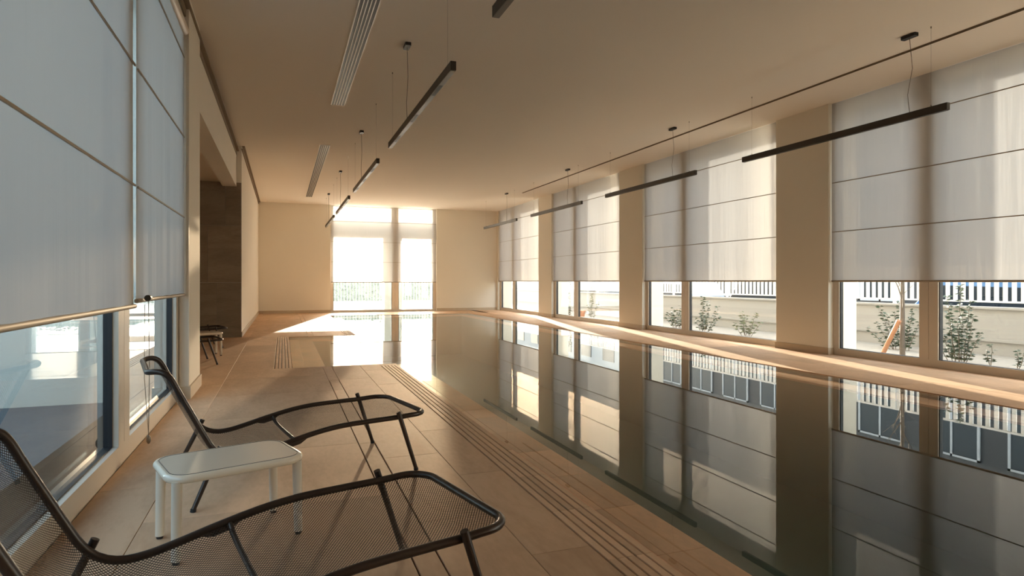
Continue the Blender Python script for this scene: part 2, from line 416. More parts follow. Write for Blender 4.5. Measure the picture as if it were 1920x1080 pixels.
# ---------------------------------------------------------------- floor
PX0, PX1, PY0, PY1 = 1.42, 5.96, -2.2, 20.75      # water edge
NX0, NY0, NY1 = 0.12, 8.42, 13.10                   # notch
ZS = -0.014
fl = MB().box(-1.0, 1.20, YB, NY0, -1.6, ZS).box(1.20, PX0, YB, NY0, -1.6, -0.09).box(PX0, PX1, YB, PY0, -1.6, ZS)
fl.box(-3.9, -1.0, 7.35, 13.42, -1.6, ZS).box(-1.0, -0.10, NY0, NY1, -1.6, ZS).box(-0.10, NX0, NY0, NY1, -1.6, -0.09)
fl.box(-1.0, 1.20, NY1, YF, -1.6, ZS).box(1.20, PX0, NY1, PY1, -1.6, -0.09).box(1.20, PX0, PY1, YF, -1.6, ZS)
fl.box(PX0, PX1, PY1 + .02, YF, -1.6, ZS).box(PX1 + .02, 7.76, YB, YF, -1.6, ZS)
floor = struct('floor', fl, M_grout, 'beige limestone tiled pool deck floor', 'floor')
g = 0.0012
def tiles(x0, x1, ys, mat=M_tile, z1=0.0, z0=-0.0135):
    for a, b in zip(ys, ys[1:]):
        if b - a > 0.02: piece('floor_tile', floor, x0 + g, x1 - g, a + g, b - g, z0, z1, mat)
def yr(a, b, pitch, off):
    ys = [a]; k = math.ceil((a - off) / pitch + 1e-6)
    while off + k * pitch < b - 1e-4: ys.append(off + k * pitch); k += 1
    ys.append(b); return ys
tiles(-0.905, -0.60, yr(YB, 7.358, 1.105, 0.5))
tiles(-0.76, -0.60, yr(13.43, YF, 1.105, 0.5))
for a, b, o in ((-3.9, -2.8, .2), (-2.8, -1.7, .75), (-1.7, -0.60, .2)): tiles(a, b, yr(7.36, 13.41, 1.105, o))
tiles(-0.60, 0.48, yr(YB, NY0 - .003, 1.105, 1.05))
tiles(0.59, 0.94, yr(YB, NY0 - .003, 1.105, 0.62)); tiles(0.94, 1.20, yr(YB, NY0 - .003, 1.105, 0.13))
tiles(0.48, 0.59, yr(7.2, NY0 - .003, 1.3, 7.2)); tiles(1.20, 1.42, [NY0 - .18, NY0 - .004])
tiles(-0.60, -0.10, yr(NY0, 13.1, 1.105, 0.5))
for a, b, o in ((-0.60, 0.48, .3), (0.59, 1.20, .8)): tiles(a, b, yr(13.1 + .006, YF, 1.105, o))
tiles(0.48, 0.59, yr(13.106, 13.7, 1.3, 13.2)); tiles(0.48, 0.59, yr(19.7, YF, 1.3, 19.7))
for k in range(8): tiles(1.20 + k * .8, min(1.20 + (k + 1) * .8, 6.62), [PY1 + 0.03, 21.7, YF])
tiles(5.985, 6.62, yr(YB, PY1 + .03, 1.105, .4)); tiles(6.62, 7.64, yr(YB, YF, 1.105, .95)); tiles(7.64, 7.76, yr(YB, YF, 2.21, .4))
tiles(PX0, 5.985, [YB, PY0 - .03])

# slot drains: cover strip between two thin open joints
def slot_drain(y0, y1, label):
    t = thing('slot_drain', label, 'drain', (0.535, y0, ZS), 0)
    for a, b in zip(yr(y0, y1, 1.105, y0), yr(y0, y1, 1.105, y0)[1:]):
        piece('drain_cover', t, -0.0485, 0.0485, a - y0 + .001, b - y0 - .001, 0.0005, 0.0135, M_tile)
    obj('channel', MB().box(-0.0545, 0.0545, 0.001, y1 - y0 - .001, -0.0, 0.0004), M_slot, t)
slot_drain(YB + .01, 7.2, 'long double-line slot drain in the deck under the near loungers')
slot_drain(13.7, 19.7, 'short slot drain in the far deck near the end window')

# overflow grates: stone slats with open gaps
def grate(x0, x1, y0, y1, label, nseg, along='y'):
    t = thing('overflow_grate', label, 'grate', (x0, y0, -0.09))
    obj('channel', MB().box(0.001, x1 - x0 - .001, 0, y1 - y0, 0.0, 0.004), M_slot, t)
    n = 5; gap = 0.009; wd = (x1 - x0 - gap * (n + 1)) / n
    ys = [k * (y1 - y0) / nseg for k in range(nseg + 1)]
    for k in range(n):
        a = gap + k * (wd + gap)
        for p, q in zip(ys, ys[1:]):
            piece('slat', t, a, a + wd, p + .001, q - .001, 0.06, 0.09, M_grate)
grate(1.20, 1.418, PY0, NY0 - 0.18, 'long stone overflow grate on the near deck beside the loungers', 19)
grate(-0.10, 0.118, NY0, NY1, 'short stone overflow grate at the left end of the pool recess', 8)
grate(1.20, 1.418, NY1 + .006, PY1, 'stone overflow grate on the far deck by the end window', 14)

# pool shell
PD = -1.35
LW = 0.31; LZ = -0.055
pool = MB()
pool.box(PX0, PX1 + .02, PY0, PY1 + .02, -1.6, PD).box(NX0, PX0, NY0, NY1, -1.6, PD)
pool_o = struct('pool_basin', pool, M_pool, 'dark grey green stone pool basin under the water', 'pool')
def ledge(x0, x1, y0, y1, along, n):
    obj('ledge_wall', MB().box(x0, x1, y0, y1, PD, LZ - .02), M_pool, pool_o)
    for k in range(n):
        if along == 'y':
            a = y0 + (y1 - y0) * k / n; b = y0 + (y1 - y0) * (k + 1) / n
            piece('ledge_tile', pool_o, x0, (x0 + x1) / 2 - .05 - g, a + g, b - g, LZ - .02, LZ, M_wet)
            piece('ledge_tile', pool_o, (x0 + x1) / 2 - .05 + g, x1, a + g, b - g, LZ - .02, LZ, M_wet)
        else:
            a = x0 + (x1 - x0) * k / n; b = x0 + (x1 - x0) * (k + 1) / n
            piece('ledge_tile', pool_o, a + g, b - g, y0, y1, LZ - .02, LZ, M_wet)
ledge(PX0, PX0 + LW, PY0, NY0 - .0, 'y', 19)
ledge(PX0, PX0 + LW, NY1, PY1, 'y', 14)
ledge(NX0, NX0 + .42, NY0, NY1, 'y', 8)
ledge(NX0 + .42, PX0 + LW, NY0, NY0 + LW, 'x', 3)
ledge(NX0 + .42, PX0, NY1 - LW, NY1, 'x', 3)
ledge(PX1 - LW, PX1, PY0, PY1, 'y', 38)
ledge(PX0 + LW, PX1 - LW, PY1 - LW, PY1, 'x', 8)
obj('edge_slot', MB().box(PX1, PX1 + 0.014, PY0, PY1, LZ - .02, -0.03).box(PX0, PX1, PY1, PY1 + .014, LZ - .02, -.03)
    .box(1.205, 1.418, NY1 - .0005, NY1 + .005, -.08, -.03).box(NX0, PX0, NY0 - 0.002, NY0, -.08, -.02), M_slot, pool_o)
zw = -0.006
wp = [(PX0, PY0), (PX1, PY0), (PX1, PY1), (PX0, PY1), (PX0, NY1), (NX0, NY1), (NX0, NY0), (PX0, NY0)]
me = bpy.data.meshes.new('pool_water'); me.from_pydata([(x, y, zw) for x, y in wp], [], [(0, 1, 2, 3, 4, 7), (4, 5, 6, 7)])
me.materials.append(M_water)
water = link('pool_water', me); tag(water, 'still mirror-like water filling the indoor pool', 'water', kind='stuff')

# ---------------------------------------------------------------- roller blinds
def blind_x(x, y0, y1, z0, z1, seams, side, label, wob=0.004, roller=False, curve=0.0):
    """cloth in a plane of constant x; side = direction into the room"""
    t = thing('roller_blind', label, 'blind', (x, (y0 + y1) / 2, z0), 0, 'pale roller blinds on the windows')
    hy = (y1 - y0) / 2; n = 40; rows_ = 10; pts = []
    for r in range(rows_ + 1):
        z = (z1 - z0) * r / rows_
        bow = curve * math.sin(PI * min(1, (z1 - z0 - z) / (z1 - z0)) ** 0.8)
        pts.append([(side * wob * (math.sin(c * .9 + y0) + .6 * math.sin(c * 2.1 + 1)) * (0.4 + .6 * (1 - r / rows_)), -hy + (2 * hy - bow) * c / n, z) for c in range(n + 1)])
    cl = obj('blind_cloth', MB().grid(pts), M_blind, t, smooth=True)
    for z in seams:
        s_ = z - z0
        obj('seam', MB().box(side * 0.006 - .004, side * 0.006 + .004, -hy + .01, hy - .01, s_ - .006, s_ + .006), M_hem, t)
    obj('bottom_bar', MB().tube([(0, -hy, 0.0), (0, hy, 0.0)], 0.014, 10), M_hem, t, smooth=True)
    return t, hy
who = ['behind the camera', 'with the nearest right window', 'second along the right wall', 'third along the right wall', 'farthest along the right wall']
for k, (a, b) in enumerate(spans):
    blind_x(7.71, a + .02, b - .02, 1.10 if k else 2.40, 3.745, (1.83, 2.56, 3.28) if k else (2.56, 3.28), -1, 'pale translucent roller blind, %s' % who[k] if k else 'pale translucent roller blind behind the camera, raised for extra daylight')  # unseen blind behind the camera is half raised to add daylight indoors
# left pair with exposed rollers
for (a, b, lab, z0, cv) in ((0.42, 4.445, 'large shaded grey-white blind nearest the camera on the left', 0.945, 0.03), (4.50, 6.50, 'narrow pale blind on the left beside the wall pier', 0.975, 0.0)):
    t, hy = blind_x(-0.86, a, b, z0, 3.40, (1.69, 2.43, 3.17), 1, lab, wob=0.005, curve=cv)
    obj('roller', MB().tube([(-0.0, -hy, 3.42 - z0), (0, hy, 3.42 - z0)], 0.045, 16), M_frame, t, smooth=True)
    obj('bracket', MB().box(-.045, .02, hy, hy + .012, 3.35 - z0, 3.52 - z0), M_frame, t)
# far window blind
t = thing('roller_blind', 'glowing backlit blind on the end wall window', 'blind', ((FX0 + FX1) / 2, YF + .045, 1.06), 0, 'pale roller blinds on the windows')
hx = (FX1 - FX0) / 2 - .02; rows_ = 8
obj('blind_cloth', MB().grid([[(-hx + 2 * hx * c / 30, .003 * math.sin(c), 2.68 * r / rows_) for c in range(31)] for r in range(rows_ + 1)]), M_blind, t, smooth=True)
for s_ in (.71, 1.42, 2.13): obj('seam', MB().box(-hx, hx, -.01, -.003, s_ - .006, s_ + .006), M_hem, t)
obj('bottom_bar', MB().tube([(-hx, 0, 0), (hx, 0, 0)], .014, 10), M_hem, t, smooth=True)
# bead chain on the left blinds
t = thing('blind_chain', 'thin bead chain hanging between the two left blinds', 'chain', (-0.822, 4.66, 0.02))
obj('cord', MB().tube([(0, 0, 0.95), (0.004, .008, .5), (0, 0, .07)], .0022, 6).tube([(0, -.12, 0.93), (-.02, -.02, .45), (0, 0.004, .07)], .0018, 6), M_chain, t)
obj('pulley', MB().tube([(-0.0, -.03, .97), (.0, .012, .97)], .02, 14), M_lamp, t, smooth=True)
obj('weight', MB().tube([(0, 0, .02), (0, 0, .035), (0, 0, .06), (0, 0, .075)], [.006, .013, .013, .004], 12), M_chain, t, smooth=True)

# ---------------------------------------------------------------- ceiling fittings
def vent(y0, y1, label):
    t = thing('linear_diffuser', label, 'vent', (0.775, y0, ZC), 0, 'slotted air diffusers in the ceiling')
    L = y1 - y0
    obj('frame', MB().box(-.10, -.088, 0, L, -.008, -.0).box(.088, .10, 0, L, -.008, 0).box(-.088, .088, 0, .012, -.008, 0).box(-.088, .088, L - .012, L, -.008, 0), M_vent, t)
    obj('backing', MB().box(-.088, .088, .012, L - .012, -.002, -.0005), M_black, t)
    for k in range(4):
        x = -.088 + (k + 1) * .0352
        obj('blade', MB().box(x - .005, x + .005, .012, L - .012, -.008, -.002), M_vent, t)
vent(1.75, 9.78, 'long white slotted air diffuser nearest the camera')
vent(12.70, 20.75, 'long white slotted air diffuser farther away')
struct('trim_3', MB().box(6.745, 6.752, YB, 17.6, ZC - .012, ZC).box(6.775, 6.782, YB, 17.6, ZC - .012, ZC).box(6.752, 6.775, YB, 17.6, ZC - .003, ZC), M_gap,
       'thin recessed track line running along the ceiling on the right', 'trim')

def lamp(x, y0, y1, yc, z, label, cx, dark):
    t = thing('linear_pendant', label, 'lamp', (x, y0, z), 0, 'slim bar lamps hung from the ceiling')
    L = y1 - y0; top = 0.078
    obj('bar', MB().box(-.024, .024, 0, L, 0.004, top), M_lamp, t, bevel=.002)
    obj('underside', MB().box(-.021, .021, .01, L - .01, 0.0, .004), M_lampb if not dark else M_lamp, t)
    for k in range(3):
        yk = L * (.18 + .32 * k)
        obj('spot_insert', MB().box(-.014, .014, yk - .16, yk + .16, -.0015, 0.0), M_black, t)
    obj('canopy', MB().prism(rrect(.032, .085, .015), ZC - z - .035, ZC - z, 'z'), M_black, t, loc=(cx - x, yc - y0, 0))
    obj('power_cord', MB().tube([(cx - x, yc - y0, ZC - z - .03), (cx - x + .004, yc - y0 - .03, (ZC - z) * .6), (cx - x - .003, yc - y0 + .02, (ZC - z) * .3), (0, yc - y0, top)], .003, 6), M_cord, t)
    for k in (.06, .94):
        obj('suspension_wire', MB().tube([(0, L * k, top), (0, L * k, ZC - z)], .0009, 5).tube([(0, L * k, ZC - z - .02), (0, L * k, ZC - z)], .005, 8)
            .tube([(0, L * k, top), (0, L * k, top + .02)], .005, 8), M_cord, t)
LZl = 2.80
pos = ['nearest the camera, cut by the top edge', 'second in the left row', 'third in the left row', 'fourth in the left row', 'fifth and last of the left row']
for k, (a, b) in enumerate(((0.65, 3.90), (4.98, 8.20), (9.30, 12.57), (13.55, 16.87), (17.65, 21.05))):
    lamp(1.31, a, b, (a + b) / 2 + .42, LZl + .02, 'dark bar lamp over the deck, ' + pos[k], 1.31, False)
pos = ['largest, before the nearest right blind', 'second along the right windows', 'third along the right windows', 'fourth along the right windows']
for k, (a, b, c) in enumerate(((4.46, 7.48, 4.88), (8.60, 11.64, 9.25), (12.76, 15.83, 13.51), (16.95, 20.06, 17.83))):
    lamp(6.34, a, b, c, 2.835, 'black slim bar lamp over the pool, ' + pos[k], 6.34, True)

# ---------------------------------------------------------------- sun loungers
PROF = [(0.70, .318), (.60, .318), (.52, .314), (.35, .311), (.20, .306), (.07, .290), (-.08, .258), (-.20, .228), (-.29, .210), (-.36, .210), (-.42, .235),
        (-.465, .285), (-.505, .360), (-.55, .450), (-.60, .550), (-.640, .632), (-.668, .660), (-.70, .668), (-.735, .662)]
def smooth_path(pts, n):
    """Catmull-Rom through the points, n per span"""
    out = []; P = [pts[0]] + list(pts) + [pts[-1]]
    for i in range(1, len(P) - 2):
        for k in range(n):
            t_ = k / n
            out.append(tuple(0.5 * (2 * b + (c - a) * t_ + (2 * a - 5 * b + 4 * c - d) * t_ ** 2 + (3 * b - a - 3 * c + d) * t_ ** 3)
                             for a, b, c, d in zip(P[i - 1], P[i], P[i + 1], P[i + 2])))
    out.append(tuple(pts[-1])); return out
SP = smooth_path(PROF, 8)
acc = [0.0]
for a, b in zip(SP, SP[1:]): acc.append(acc[-1] + math.dist(a, b))
LT = acc[-1]
def prof_at(s):
    s = max(0, min(LT, s)); import bisect
    i = min(max(bisect.bisect_right(acc, s) - 1, 0), len(SP) - 2)
    k = (s - acc[i]) / (acc[i + 1] - acc[i] + 1e-12)
    u = SP[i][0] + (SP[i + 1][0] - SP[i][0]) * k; z = SP[i][1] + (SP[i + 1][1] - SP[i][1]) * k
    du = SP[i + 1][0] - SP[i][0]; dz = SP[i + 1][1] - SP[i][1]; l = math.hypot(du, dz)
    return u, z, (-dz / l * -1, du / l * -1)          # normal in (u,z), pointing up and forwards
HW = 0.335
def halfwidth(s):
    """outline: rounded corners at both ends"""
    r = 0.10
    if s < r: return HW - r + math.sqrt(max(0, r * r - (r - s) ** 2))
    if s > LT - r: return HW - r + math.sqrt(max(0, r * r - (r - (LT - s)) ** 2))
    return HW
def surf(s, v):
    u, z, nn = prof_at(s)
    h = halfwidth(s) + 1e-6
    q = min(1, abs(v) / h)
    endf = min(1, s / .12, (LT - s) / .12)
    d = -.030 * (1 - q ** 4) * endf
    nx, nz = nn
    if nz < 0 and abs(nz) > abs(nx): nx, nz = -nx, -nz
    return (u + nx * d, v, z + nz * d)
def make_lounger(label):
    t = thing('sun_lounger', label, 'sun lounger', (0, 0, 0), 0, 'dark mesh sun loungers on the deck')
    # rail loop
    K = 90; loop = []
    ss = [LT * .5 * (1 - math.cos(PI * k / K)) for k in range(K + 1)]
    ss = sorted(set([round(x, 5) for x in ss] + [round(i * .03, 5) for i in range(int(LT / .03))]))
    for s_ in ss: loop.append(Vector((*surf(s_, halfwidth(s_))[:2], prof_at(s_)[1])))
    back = [Vector((p.x, -p.y, p.z)) for p in reversed(loop)]
    seq = [p for i, p in enumerate(loop + back)]
    cl = [seq[0]]
    for p in seq[1:]:
        if (p - cl[-1]).length > 0.004: cl.append(p)
    if (cl[0] - cl[-1]).length < .004: cl.pop()
    obj('frame_rail', MB().tube([tuple(p) for p in cl], .0142, 10, closed=True, up=(0, 0, 1)), M_iron, t, smooth=True)
    # expanded metal: zigzag strands meeting in diamonds
    mb = MB(); pv = .0074; pu = .0056; wdt = .0022
    nu = int(LT / pu)
    nv = int(2 * HW / pv)
    for j in range(nv + 1):
        prev = None
        for i in range(nu + 1):
            s_ = i * pu; off = pv / 2 * (1 if (i + j) % 2 else -1)
            v = -HW + j * pv + off * .5 + 0
            v = -HW + j * pv + off
            if abs(v) > halfwidth(s_) - .004: prev = None; continue
            a = surf(s_, v - wdt); b = surf(s_, v + wdt)
            k = len(mb.v); mb.v += [a, b]
            if prev is not None: mb.f.append((prev, prev + 1, k + 1, k))
            prev = k
    me_ = bpy.data.meshes.new('mesh_panel'); me_.from_pydata(mb.v, [], mb.f); me_.materials.append(M_mesh)
    link('mesh_panel', me_, t)
    # sagging cross bar under the mesh, with a pad at each end
    sb = min(range(400), key=lambda k: abs(prof_at(LT * k / 400)[0] - (-.035))) * LT / 400
    bar = [tuple(Vector(surf(sb, v)) - Vector((0, 0, .012 if abs(v) < .3 else .004))) for v in [HW * math.sin(PI * k / 24) for k in range(-12, 13)]]
    obj('cross_bar', MB().tube(bar, .010, 10), M_iron, t, smooth=True)
    for sgn in (-1, 1):
        obj('hinge_pad', MB().tube([(-.13, sgn * HW, .238), (-.09, sgn * HW, .240), (-.04, sgn * HW, .252), (0.0, sgn * HW, .268)], [.006, .016, .016, .006], 10), M_iron, t, smooth=True)
        # front leg: outside the rail, cap standing a little proud
        for (u0, u1, z0_, vo) in ((.515, .615, .325, .0), (-.435, -.55, .262, .045)):
            du = (u1 - u0); L_ = math.hypot(du, z0_); ox = -du / L_ * .025; 
            lg = MB().tube([(u0 + ox, sgn * (HW + .026), z0_ + .022), (u0, sgn * (HW + .026), z0_), (u1, sgn * (HW + .026 + vo), 0.012)], [.0135, .0135, .0115], 12)
            leg = obj('leg', lg, M_iron, t, smooth=True)
            obj('rubber_foot', MB().tube([(u1, sgn * (HW + .026 + vo), .014), (u1 + du * .02, sgn * (HW + .026 + vo), .0)], .0135, 12), M_rub, leg, smooth=True)
    return t
l1 = make_lounger('dark mesh sun lounger nearest the camera, cut by the bottom edge')
l1.location = (-0.062, 2.064, 0); l1.rotation_euler[2] = math.radians(13)
def place_lounger(x, y, a, lab):
    c = copy_tree(l1); c.location = (x, y, 0); c.rotation_euler[2] = math.radians(a); c['label'] = lab
place_lounger(.05, 3.845, 12.5, 'dark mesh sun lounger behind the white side table')
place_lounger(-1.50, 9.30, 15, 'dark sun lounger in the niche, its foot end showing past the pier')
place_lounger(-1.62, 11.55, 15, 'farthest dark sun lounger, mostly hidden in the niche')

# ---------------------------------------------------------------- side tables
def make_table(label):
    t = thing('side_table', label, 'table', (0, 0, 0), 0, 'cream metal side tables')
    hx_, hy_, r = .275, .195, .095; zt = .345
    rim = [(x, y, zt - .017) for x, y in rrect(hx_ - .017, hy_ - .017, r - .017, 8)][:-1]
    obj('rim', MB().tube(rim, .017, 12, closed=True), M_table, t, smooth=True)
    top = obj('table_top', MB().prism(rrect(hx_ - .021, hy_ - .021, r - .02, 8)[:-1], zt - .012, zt - .001), M_table, t, bevel=.0015)
    gr = [(x, y, zt - .001) for x, y in rrect(hx_ - .0225, hy_ - .0225, r - .0225, 8)][:-1]
    obj('groove', MB().tube(gr, .0013, 6, closed=True), M_lamp, t)
    obj('apron', MB().prism(rrect(hx_ - .024, hy_ - .024, r - .024, 8)[:-1], zt - .034, zt - .014), M_table, t)
    for sx in (-1, 1):
        for sy in (-1, 1):
            x, y = sx * (hx_ - .04), sy * (hy_ - .038)
            lg = obj('leg', MB().tube([(x * 1.0, y, zt - .025), (x * 1.02, y * 1.02, .012)], [.020, .0175], 16), M_tableg, t, smooth=True)
            obj('rubber_foot', MB().tube([(x * 1.02, y * 1.02, .013), (x * 1.02, y * 1.02, 0)], [.015, .013], 12), M_rub, lg, smooth=True)
    return t
tb = make_table('cream side table with rounded corners between the two near loungers')
tb.location = (-0.215, 2.965, 0); tb.rotation_euler[2] = math.radians(19)
c = copy_tree(tb); c.location = (-1.13, 10.25, 0); c.rotation_euler[2] = math.radians(17); c['label'] = 'small cream side table standing in the niche'

# ---------------------------------------------------------------- outdoors, right side
grd = MB().box(8.22, 11.0, -12, 34, -0.5, -0.12)
struct('ground', grd, M_soil, 'pale planting strip outside the right windows', 'ground')
struct('ground', MB().box(-4.2, 11.0, 23.15, 60, -0.5, -0.06), M_ground, 'pale paved ground outside the end window', 'ground')
struct('ground', MB().box(11.0, 60, -20, 90, -0.7, -0.35), M_road, 'grey street behind the garden fence', 'ground')
struct('ground', MB().box(-40, -1.45, -30, 6.9, -0.5, -0.05).box(-40, -4.3, 6.9, 60, -.5, -.05), M_slate, 'dim grey paving outside the left window', 'ground')
struct('ground', MB().box(-40, 60, 90, 160, -0.5, -0.1).box(-40, 11, 60, 90, -.5, -.06), M_ground, 'pale ground far outside', 'ground')
gw = MB().box(11.0, 11.18, -12, 34, -0.6, 0.63)
outdoor_wall = struct('outdoor_wall', gw, M_ext, 'low cream garden wall outside the right windows', 'wall')
obj('coping', MB().box(10.96, 11.22, -12, 34, 0.63, 0.67), M_ext, outdoor_wall, bevel=.004)
obj('ledge_band', MB().box(10.965, 11.0, -12, 34, 0.10, 0.14), M_ext, outdoor_wall)
fence = thing('slat_fence', 'white vertical slat fence on top of the garden wall', 'fence', (11.09, 5, 0.67))
y = -1.0; k = 0
while k < 215:
    piece('slat', fence, -.012, .012, y, y + .065, 0.10, .66, M_fence)
    y += .135; k += 1
for k in range(13):
    yy = -1.05 + k * 2.43
    piece('post', fence, -.025, .025, yy, yy + .055, 0.0, .69, M_fence)
piece('rail', fence, -.02, .02, -6, 28.6, .07, .10, M_fence); piece('rail', fence, -.02, .02, -6, 28.6, .66, .695, M_fence)

LR = random.Random(99)
def add_leaf(mb, p, d, L, W):
    d = d.normalized(); up = Vector((0, 0, 1)); s_ = d.cross(up)
    if s_.length < .1: s_ = Vector((1, 0, 0))
    s_.normalize(); s_ = Matrix.Rotation(LR.uniform(-1.1, 1.1), 3, d) @ s_; dr = Vector((0, 0, -.25 * L))
    a = p; b = p + d * L * .45 + s_ * W / 2 + dr * .2; c_ = p + d * L + dr; e = p + d * L * .45 - s_ * W / 2 + dr * .2
    m_ = p + d * L * .5 - Vector((0, 0, W * .12)) + dr * .2
    i = len(mb.v); mb.v += [tuple(q) for q in (a, b, c_, e, m_)]
    mb.f += [(i, i + 1, i + 4), (i + 1, i + 2, i + 4), (i + 2, i + 3, i + 4), (i + 3, i, i + 4)]
def shrub(x, y, z0, stems, leafL, mat, label, seed, group='young shrubs in the planting strip', spread=.25):
    rnd = random.Random(seed)
    t = thing('shrub', label, 'shrub', (x, y, z0), 0, group)
    st = MB(); lf = MB()
    for (dx, dy, h) in stems:
        n = max(3, int(h / (leafL * .62))); px, py = dx * .35, dy * .35
        pts = []
        for k in range(n + 1):
            q = k / n
            pts.append(Vector((px + dx * .65 * q + rnd.uniform(-.01, .01), py + dy * .65 * q + rnd.uniform(-.01, .01), h * q)))
        st.tube([tuple(p) for p in pts], [.006 * (1 - .6 * k / n) for k in range(n + 1)], 5)
        for k in range(1, n + 1):
            for m_ in range(5):
                an = rnd.uniform(0, 2 * PI)
                add_leaf(lf, pts[k] + Vector((0, 0, rnd.uniform(-.02, .02))), Vector((math.cos(an), math.sin(an), .35)), leafL * rnd.uniform(.7, 1.1), leafL * .46)
    obj('stem', st, M_stem, t)
    me_ = bpy.data.meshes.new('foliage'); me_.from_pydata(lf.v, [], lf.f); me_.materials.append(mat)
    o = link('foliage', me_, t); o['kind'] = 'stuff'
R_ = random.Random(3)
def stems(n, w_, h, hv=.35):
    return [(0.0, 0.0, h)] + [(R_.uniform(-w_ * .6, w_ * .6), R_.uniform(-w_, w_), h * R_.uniform(1 - hv * 1.6, 1)) for _ in range(n - 1)]
shrub(10.25, 8.03, -.12, [(0, .05, .84), (.1, -.12, .70), (0, .30, .62), (.1, .52, .74), (-.1, .42, .45), (.1, -.25, .5), (0, .15, .66), (-.1, .62, .35), (.15, -.02, .55)], .085, M_leaf,
      'leafy green shrub beside the staked young tree', 11)
shrub(9.6, 6.58, -.12, [(0, 0, 1.14), (.05, -.12, .92), (-.1, .12, .98), (.1, .25, .72), (0, -.2, .70), (.1, .38, .5), (-.1, .42, .42), (0, -.3, .45), (.15, .05, .8), (-.15, -.07, .6)], .085, M_leaf,
      'tall narrow green shrub outside the nearest wide pane', 12)
shrub(9.6, 6.13, -.12, [(0, 0, .30), (0, .06, .2)], .075, M_leaf, 'tiny sapling right of the tall narrow shrub', 13)
shrub(9.6, 5.78, -.12, [(0, 0, .24), (.02, -.05, .2)], .075, M_leaf, 'tiny sapling at the right edge of the picture', 14)
shrub(9.6, 13.75, -.12, [(0, -.1, .56), (0, .3, .42), (.1, .6, .3), (-.1, .1, .5), (0, .45, .36), (.1, -.3, .62), (0, -.2, .5), (.1, .15, .45), (.1, .75, .22)], .09, M_leaf,
      'bushy green shrub behind the narrow pane of the second right window', 15)
shrub(9.6, 12.75, -.12, [(0, 0, .83), (.1, .12, .7), (-.1, -.35, .74), (.1, -.45, .6), (0, -.2, .5), (.1, .2, .4), (0, -.6, .38), (0, .3, .3)], .085, M_leaf,
      'pair of upright green shrub stems in the second right window', 16)
shrub(9.7, 11.35, -.12, [(0, 0, .42), (0, -.3, .5), (.1, .25, .5), (0, .4, .25), (.1, -.1, .3), (0, -.45, .3), (0, .12, .34)], .10, M_leaf2,
      'low pale olive bush in the second right window', 17)
shrub(9.7, 18.8, -.12, [(0, 0, .8), (.1, -.3, .5), (0, .25, .45)], .085, M_leaf2, 'thin pale shrub behind the wide pane of the third right window', 18)
shrub(9.6, 20.3, -.12, [(0, 0, 1.35), (.1, .1, 1.2), (0, -.12, 1.3), (.0, .2, .9)], .06, M_leaf, 'slender dark sapling behind the narrow pane of the third right window', 19)
t = thing('flower_pot', 'small terracotta pot outside the third right window', 'pot', (9.4, 18.9, -.12))
obj('pot_body', MB().tube([(0, 0, 0), (0, 0, .16), (0, 0, .2)], [.07, .10, .11], 16), M_terra, t, smooth=True)
obj('pot_rim', MB().tube([(0, 0, .2), (0, 0, .235)], [.12, .12], 16), M_terra, t, smooth=True)
# staked bare young tree
t = thing('young_tree', 'bare young tree with thin branches outside the nearest right window', 'tree', (9.25, 7.24, -.12))
obj('trunk', MB().tube([(0, 0, 0), (.01, .01, .6), (0, 0, 1.2), (.03, .02, 2.0), (0, 0, 2.9)], [.042, .038, .030, .022, .010], 10), M_bark, t, smooth=True)
rt = random.Random(5)
for k in range(13):
    z_ = .75 + k * .16; an = rt.uniform(0, 2 * PI); L_ = rt.uniform(.35, .7)
    p = Vector((0, 0, z_)); pts = [tuple(p)]
    d = Vector((math.cos(an) * .6, math.sin(an) * .6, .85))
    for q in range(4):
        p = p + d.normalized() * L_ / 4; d += Vector((rt.uniform(-.2, .2), rt.uniform(-.2, .2), .1)); pts.append(tuple(p))
    b_ = MB().tube(pts, [.012, .009, .007, .005, .003], 6)
    for q in (2, 3):
        p2 = Vector(pts[q]); b_.tube([tuple(p2), tuple(p2 + Vector((rt.uniform(-.15, .15), rt.uniform(-.15, .15), .18)))], [.004, .002], 5)
    obj('branch', b_, M_bark, t, smooth=True)
t = thing('tree_stake', 'short orange wooden stake leaning against the young tree', 'stake', (9.10, 7.49, -.12))
obj('stake_post', MB().tube([(0, 0, 0), (.0, -.31, .60)], .035, 12), M_stake, t, smooth=True)

